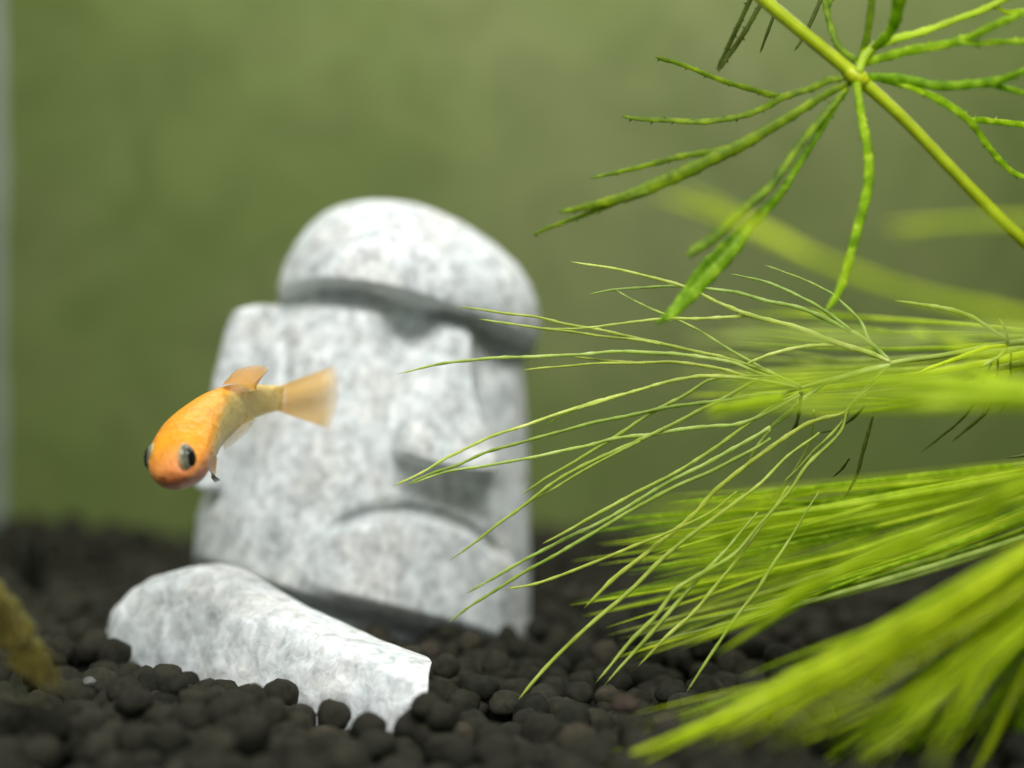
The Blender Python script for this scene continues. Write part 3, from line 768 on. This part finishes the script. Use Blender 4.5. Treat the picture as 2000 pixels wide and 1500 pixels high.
for k_, (pts_, w_) in enumerate([([(2095, 1150), (2035, 1250), (1985, 1350), (1940, 1440), (1890, 1535)], 20), ([(2110, 1170), (2070, 1290), (2030, 1390), (1995, 1470), (1955, 1560)], 24), ([(2100, 1120), (2040, 1230), (1970, 1330), (1900, 1420), (1830, 1510)], 18),
                                    ([(2110, 1200), (2085, 1310), (2050, 1410), (2020, 1490), (1990, 1570)], 18), ([(2100, 1160), (2050, 1280), (2000, 1380), (1965, 1450), (1925, 1540)], 14)]):
    N(lower, MIXED[k_ % 4], pts_, [w_ * .8, w_ * .8, w_ * .72, w_ * .55, w_ * .3], 0.128, 0.132 + 0.003 * k_)

# ------------------------------------------------------------------ the orange fish
FISH = thing('fish', P(400, 830, 0.161), 'small orange fish with a fan tail swimming before the stone head', 'fish')
def mat_fish():
    s = Nodes('fish_skin')
    al = s.attr('along').outputs['Fac']; up = s.attr('dorsal').outputs['Fac']
    n = s.noise(700, 3, 0.55)
    back = s.ramp(al, [(0.0, (0.72, 0.24, 0.085)), (0.13, (0.86, 0.33, 0.075)), (0.24, (0.93, 0.36, 0.012)), (0.50, (0.88, 0.38, 0.018)), (0.64, (0.66, 0.40, 0.06)), (0.78, (0.66, 0.50, 0.14)), (1.0, (0.74, 0.50, 0.14))])
    belly = s.ramp(al, [(0.0, (0.66, 0.27, 0.16)), (0.2, (0.66, 0.34, 0.20)), (0.34, (0.66, 0.48, 0.15)), (0.6, (0.72, 0.58, 0.20)), (1.0, (0.78, 0.56, 0.18))])
    sh = s.n('ShaderNodeMapRange'); sh.interpolation_type = 'SMOOTHSTEP'
    for nm_, vl in (('From Min', 0.34), ('From Max', 0.60), ('To Min', 0.0), ('To Max', 0.26)): sh.inputs[nm_].default_value = vl
    s.l(al, sh.inputs['Value'])
    sb = s.n('ShaderNodeMath', operation='SUBTRACT'); s.l(up, sb.inputs[0]); s.l(sh.outputs['Result'], sb.inputs[1])
    k = s.ramp(sb.outputs[0], [(0.42, (0, 0, 0)), (0.68, (1, 1, 1))])
    col = s.mix(k, belly, back)
    v = s.ramp(n, [(0.3, (0.82, 0.80, 0.7)), (0.65, (1.06, 1.05, 1.0))])
    col = s.mix(1.0, col, v, 'MULTIPLY')
    vo = s.n('ShaderNodeTexVoronoi'); vo.inputs['Scale'].default_value = 1500; s.l(s.coord.outputs['Object'], vo.inputs['Vector'])
    s.base(col); s.set(Roughness=0.42)
    s.bsdf.inputs['Subsurface Weight'].default_value = 0.25
    s.bsdf.inputs['Subsurface Scale'].default_value = 0.0012
    s.bsdf.inputs['Subsurface Radius'].default_value = (1.0, 0.5, 0.2)
    s.bump(vo.outputs['Distance'], 0.3, 0.0003)
    # the flesh behind the gut is clear: some of what is behind shows through
    tl = s.n('ShaderNodeMapRange'); tl.interpolation_type = 'SMOOTHSTEP'
    for nm_, vl in (('From Min', 0.36), ('From Max', 0.62), ('To Min', 0.0), ('To Max', 0.42)): tl.inputs[nm_].default_value = vl
    s.l(al, tl.inputs['Value'])
    inv = s.n('ShaderNodeMath', operation='SUBTRACT'); inv.inputs[0].default_value = 1.0; s.l(k, inv.inputs[1])
    mu = s.n('ShaderNodeMath', operation='MULTIPLY'); s.l(tl.outputs['Result'], mu.inputs[0]); s.l(inv.outputs[0], mu.inputs[1])
    tp = s.n('ShaderNodeBsdfTransparent'); tp.inputs['Color'].default_value = (1.0, 0.93, 0.70, 1)
    mx = s.n('ShaderNodeMixShader'); s.l(mu.outputs[0], mx.inputs[0]); s.l(s.bsdf.outputs[0], mx.inputs[1]); s.l(tp.outputs[0], mx.inputs[2])
    s.l(mx.outputs[0], s.out.inputs['Surface'])
    return s.m
SKIN = mat_fish()
ST = [(344, 941, .1512, .9, .6, .6), (346, 932, .1517, 2.2, 1.5, 1.6), (349, 914, .1530, 3.2, 2.3, 2.6), (354, 888, .1550, 3.6, 2.8, 3.2), (370, 855, .1576, 3.4, 2.85, 3.5),
      (394, 826, .1602, 2.75, 2.6, 3.6), (424, 801, .1630, 2.15, 2.35, 3.5), (456, 786, .1655, 1.65, 2.1, 3.0), (490, 780, .168, 1.25, 1.85, 2.3), (520, 778, .170, .95, 1.6, 1.75), (540, 777, .1712, .5, 1.5, 1.55), (552, 777, .1718, .12, 1.4, 1.45)]
cpts = [P(a, b, c) for a, b, c, *_ in ST]
cc = catmull(cpts, 10); m = len(cc)
tpar = np.linspace(0, 1, m); tst = np.linspace(0, 1, len(ST))
HW = np.interp(tpar, tst, [q[3] for q in ST]); HU = np.interp(tpar, tst, [q[4] for q in ST]); HD = np.interp(tpar, tst, [q[5] for q in ST])
def smoothed(a):
    for _ in range(3): a = np.concatenate([[a[0]], (a[:-2] + 2 * a[1:-1] + a[2:]) / 4, [a[-1]]])
    return a
HW, HU, HD = smoothed(HW), smoothed(HU), smoothed(HD) * 1.04
NR = 40; V = []; AL = []; UP = []; FR = []
for i, p in enumerate(cc):
    tn = (cc[min(m - 1, i + 1)] - cc[max(0, i - 1)]).normalized()
    k = min(1, i / (m * 0.7))
    upv = Vector((-0.32, -0.60, 0.73)).lerp(Vector((0.0, -0.12, 1.0)), k)
    upv = (upv - tn * upv.dot(tn)).normalized(); sd = tn.cross(upv).normalized()
    FR.append((p, tn, upv, sd))
    for q in range(NR):
        a = 2 * math.pi * q / NR; ca, sa = math.cos(a), math.sin(a)
        ex = 2.15; r = (abs(ca) ** ex + abs(sa) ** ex) ** (-1 / ex)
        hv = HU[i] if sa > 0 else HD[i]
        V.append(p + sd * (HW[i] * .001 * r * ca) + upv * (hv * .001 * r * sa))
        AL.append(tpar[i]); UP.append(0.5 + 0.5 * sa)
f = grid_faces(m, NR); f.append(tuple(range(NR))); f.append(tuple(range((m - 1) * NR, m * NR))[::-1])
me = mesh('body', V, f)
for nm, arr in (('along', AL), ('dorsal', UP)):
    a_ = me.attributes.new(nm, 'FLOAT', 'POINT'); a_.data.foreach_set('value', np.array(arr, dtype=np.float32))
link('body', me, SKIN, FISH)

def mat_fin(name, c1, c2, alpha):
    s = Nodes(name)
    ry = s.attr('ray').outputs['Fac']; out = s.attr('out').outputs['Fac']
    wv = s.n('ShaderNodeMath', operation='SINE'); mu = s.n('ShaderNodeMath', operation='MULTIPLY'); mu.inputs[1].default_value = 95
    s.l(ry, mu.inputs[0]); s.l(mu.outputs[0], wv.inputs[0])
    k = s.ramp(wv.outputs[0], [(0.0, (0, 0, 0)), (0.9, (1, 1, 1))])
    col = s.mix(k, c1, c2); s.base(col); s.set(Roughness=0.5)
    tl = s.n('ShaderNodeBsdfTranslucent'); s.l(col, tl.inputs['Color'])
    m1 = s.n('ShaderNodeMixShader'); m1.inputs[0].default_value = 0.5
    s.l(s.bsdf.outputs[0], m1.inputs[1]); s.l(tl.outputs[0], m1.inputs[2])
    tp = s.n('ShaderNodeBsdfTransparent')
    m2 = s.n('ShaderNodeMixShader')
    edge = s.ramp(out, [(0.0, (alpha * 0.45,) * 3), (0.14, (alpha,) * 3), (0.75, (alpha * 0.8,) * 3), (1.0, (alpha * 0.30,) * 3)])
    s.l(edge, m2.inputs[0]); s.l(tp.outputs[0], m2.inputs[1]); s.l(m1.outputs[0], m2.inputs[2])
    s.l(m2.outputs[0], s.out.inputs['Surface'])
    return s.m
TAILM = mat_fin('tail_fin_membrane', (0.98, 0.60, 0.12), (0.96, 0.78, 0.34), 0.70)
FINM = mat_fin('fin_membrane', (0.85, 0.46, 0.05), (0.80, 0.56, 0.18), 0.72)

CLEARFIN = mat_fin('clear_fin_membrane', (0.90, 0.66, 0.20), (0.88, 0.74, 0.36), 0.42)

def fin(name, root, tip, d_root, d_tip, mat, n_out=16, ripple=0.0, thick=0.00014):
    """fan of skin between a root line and a tip line (photo pixels), with thickness"""
    def line(pts, q):
        pts = np.array(pts, float); s_ = np.linspace(0, 1, len(pts))
        return np.interp(q, s_, pts[:, 0]), np.interp(q, s_, pts[:, 1])
    nr = 32; V = []; RY = []; OU = []
    for side in (0, 1):
        for j in range(nr):
            q = j / (nr - 1)
            (u0, v0), (u1, v1) = line(root, q), line(tip, q)
            for i in range(n_out):
                t_ = i / (n_out - 1)
                dd = d_root + (d_tip - d_root) * t_ + ripple * t_ * math.sin(q * 9 + t_ * 2)
                p = P(u0 + (u1 - u0) * t_, v0 + (v1 - v0) * t_, dd)
                p.y += (thick * (1 - 0.7 * t_)) * (0.5 if side else -0.5)
                V.append(p); RY.append(q); OU.append(t_)
    f = []; off = nr * n_out
    for j in range(nr - 1):
        for i in range(n_out - 1):
            a = j * n_out + i
            f.append((a, a + 1, a + n_out + 1, a + n_out)); f.append((off + a, off + a + n_out, off + a + n_out + 1, off + a + 1))
    me = mesh(name, V, f)
    for nm, arr in (('ray', RY), ('out', OU)):
        a_ = me.attributes.new(nm, 'FLOAT', 'POINT'); a_.data.foreach_set('value', np.array(arr, dtype=np.float32))
    return link(name, me, mat, FISH)
fin('tail_fin', [(540, 756), (548, 770), (548, 786), (540, 802)], [(652, 714), (660, 742), (661, 776), (656, 806), (642, 837)], .1712, .178, TAILM, ripple=0.0006)
fin('dorsal_fin', [(434, 752), (458, 750), (480, 755), (497, 765)], [(440, 744), (460, 722), (485, 714), (514, 713), (526, 721), (505, 745)], .1625, .1655, FINM, ripple=0.0002)
fin('anal_fin', [(432, 854), (450, 844), (470, 828), (484, 812)], [(438, 880), (458, 866), (482, 846), (500, 820)], .1645, .1655, CLEARFIN)
GREYFIN = mat_fin('grey_fin_membrane', (0.16, 0.15, 0.12), (0.30, 0.28, 0.22), 0.85)
fin('pectoral_fin', [(409, 915), (413, 925), (412, 933)], [(418, 930), (432, 938), (420, 943)], .1585, .158, GREYFIN)
fin('pelvic_fin', [(408, 870), (418, 880), (424, 895)], [(400, 905), (412, 925), (420, 935)], .1590, .1585, FINM)

# eyes: silvery ball, dark pupil
IRIS = mat_plain('iris_silver', (0.15, 0.15, 0.10), 0.25, 0.6, 1800, 0.5)
RIM = mat_plain('eye_rim', (0.46, 0.36, 0.16), 0.35, 0.5, 1800, 0.2)
PUPIL = mat_plain('pupil_black', (0.006, 0.006, 0.005), 0.12, 0.6)
def ellipsoid(name, centre, axes, radii, mat, parent, sub=3):
    V = ICO[3][0]
    W_ = [centre + axes[0] * (p[0] * radii[0]) + axes[1] * (p[1] * radii[1]) + axes[2] * (p[2] * radii[2]) for p in V]
    return link(name, mesh(name, W_, [tuple(t_) for t_ in ICO[3][1].tolist()]), mat, parent)
# sit each eye on the skin where the photo shows it
def on_skin(eu, ev):
    best = None
    for i in range(int(m * 0.08), int(m * 0.45)):
        for q in range(NR):
            pv = V[i * NR + q]
            if (pv - FR[i][0]).y > 0.0004: continue
            dd = pv.y - YC; e = (1000 + pv.x / dd * F - eu) ** 2 + (750 + (ZC - pv.z) / dd * F - ev) ** 2
            if best is None or e < best[0]: best = (e, i, q)
    return best[1], best[2]
for eu, ev in ((373, 893), (288, 895)):
    ie, qe = on_skin(eu, ev)
    p, tn, upv, sd = FR[ie]; pv = V[ie * NR + qe]
    nrm = (pv - p).normalized(); sg = 1 if eu > 330 else -1
    nrm = (nrm * 0.28 + Vector((sg * 0.95, -0.26, 0.05))).normalized()
    a1 = (Vector((0, 0, 1)) - nrm * nrm.z).normalized(); a2 = nrm.cross(a1)
    c = pv - nrm * 0.00040
    e = ellipsoid('eye', c, (nrm, a1, a2), (0.00066, 0.00156, 0.00140), IRIS, FISH)
    rim = ellipsoid('rim', c - nrm * 0.00012, (nrm, a1, a2), (0.00048, 0.00168, 0.00151), RIM, None); rim.parent = e; rim.matrix_parent_inverse = Matrix.Identity(4)
    e2 = ellipsoid('pupil', c + nrm * 0.00042, (nrm, a1, a2), (0.00046, 0.00112, 0.00088), PUPIL, None)
    e2.parent = e; e2.matrix_parent_inverse = Matrix.Identity(4)
GLINT = mat_plain('scale_glint', (0.85, 0.80, 0.48), 0.2, 0.8)
ellipsoid('scale_glint', P(481, 767, .1660), (Vector((0.96, 0, 0.26)), Vector((-.26, 0, .96)), Vector((0, 1, 0))), (0.00078, 0.00022, 0.00018), GLINT, FISH)  # glint off a scale, modelled as a pale sliver
MOUTH = mat_plain('mouth_pink', (0.42, 0.20, 0.14), 0.5, 0.4)

# ------------------------------------------------------------------ the olive weed clump at the tank side
DSH = 0.136
WEED = thing('weed_clump', P(40, 1340, DSH), 'fuzzy olive yellow weed clump with wispy strands on gravel at the tank side', 'plant')
OLIVE = mat_leaf('olive_weed', (0.10, 0.095, 0.016), (0.17, 0.155, 0.026), (0.26, 0.235, 0.055), 0.35, 500)
WISP = mat_leaf('grey_wisp', (0.07, 0.07, 0.04), (0.11, 0.11, 0.065), (0.17, 0.165, 0.10), 0.4, 500)
DARKW = mat_leaf('dark_tuft', (0.010, 0.012, 0.006), (0.016, 0.018, 0.009), (0.03, 0.032, 0.018), 0.2, 500)
rng = random.Random(5); random.seed(55)
t = Tubes(); t.add(px_line([(-40, 1110), (-12, 1165), (16, 1205), (40, 1250), (60, 1288), (74, 1312), (80, 1330)], DSH + .003, DSH), wpx([40, 62, 74, 76, 64, 44, 16], DSH), n=16, flat=0.8, per=10, jitter=0.10)
t.build('core', OLIVE, WEED)
t = Tubes()
for k in range(150):
    q = rng.uniform(0, 1); u = -20 + 98 * q + rng.uniform(-34, 30); v_ = 1150 + 165 * q + rng.uniform(-14, 14)
    t.add(px_line([(u, v_), (u + rng.uniform(-6, 20), v_ + rng.uniform(8, 26)), (u + rng.uniform(-6, 34), v_ + rng.uniform(20, 52))], DSH - .001, DSH - rng.uniform(0, .004)), wpx([7, 5, 2], DSH), n=5, per=3)
o = t.build('fuzz', OLIVE, WEED); o['kind'] = 'stuff'
for pts in ([(78, 1308), (100, 1288), (116, 1284), (128, 1312)], [(80, 1318), (104, 1350), (90, 1374), (66, 1370), (58, 1352)], [(76, 1316), (110, 1330), (140, 1338), (152, 1332)], [(-30, 1330), (30, 1344), (70, 1332), (90, 1312)], [(-30, 1350), (20, 1362), (60, 1372), (96, 1360)], [(10, 1330), (40, 1350), (70, 1380)]):
    t = Tubes(); t.add(px_line(pts, DSH, DSH - .001), wpx([9, 8, 7, 3], DSH), n=6, flat=0.8); t.build('strand', WISP, WEED)

# dark tuft of weed in the corner behind it
DT = 0.235
TUFT = thing('weed_tuft', P(60, 1190, DT), 'dark wispy weed tuft rising from the gravel in the tank corner', 'plant')
for k in range(26):
    u0 = rng.uniform(30, 85); top = rng.uniform(1030, 1110); lean = rng.uniform(-30, 34)
    t = Tubes(); t.add(px_line([(u0, 1235), (u0 + lean * 0.2, 1180), (u0 + lean * 0.5, (1180 + top) / 2), (u0 + lean, top)], DT + rng.uniform(-.006, .006), DT + rng.uniform(-.008, .008)), wpx([11, 11, 9, 4], DT), n=5, per=4)
    t.build('strand', DARKW, TUFT)
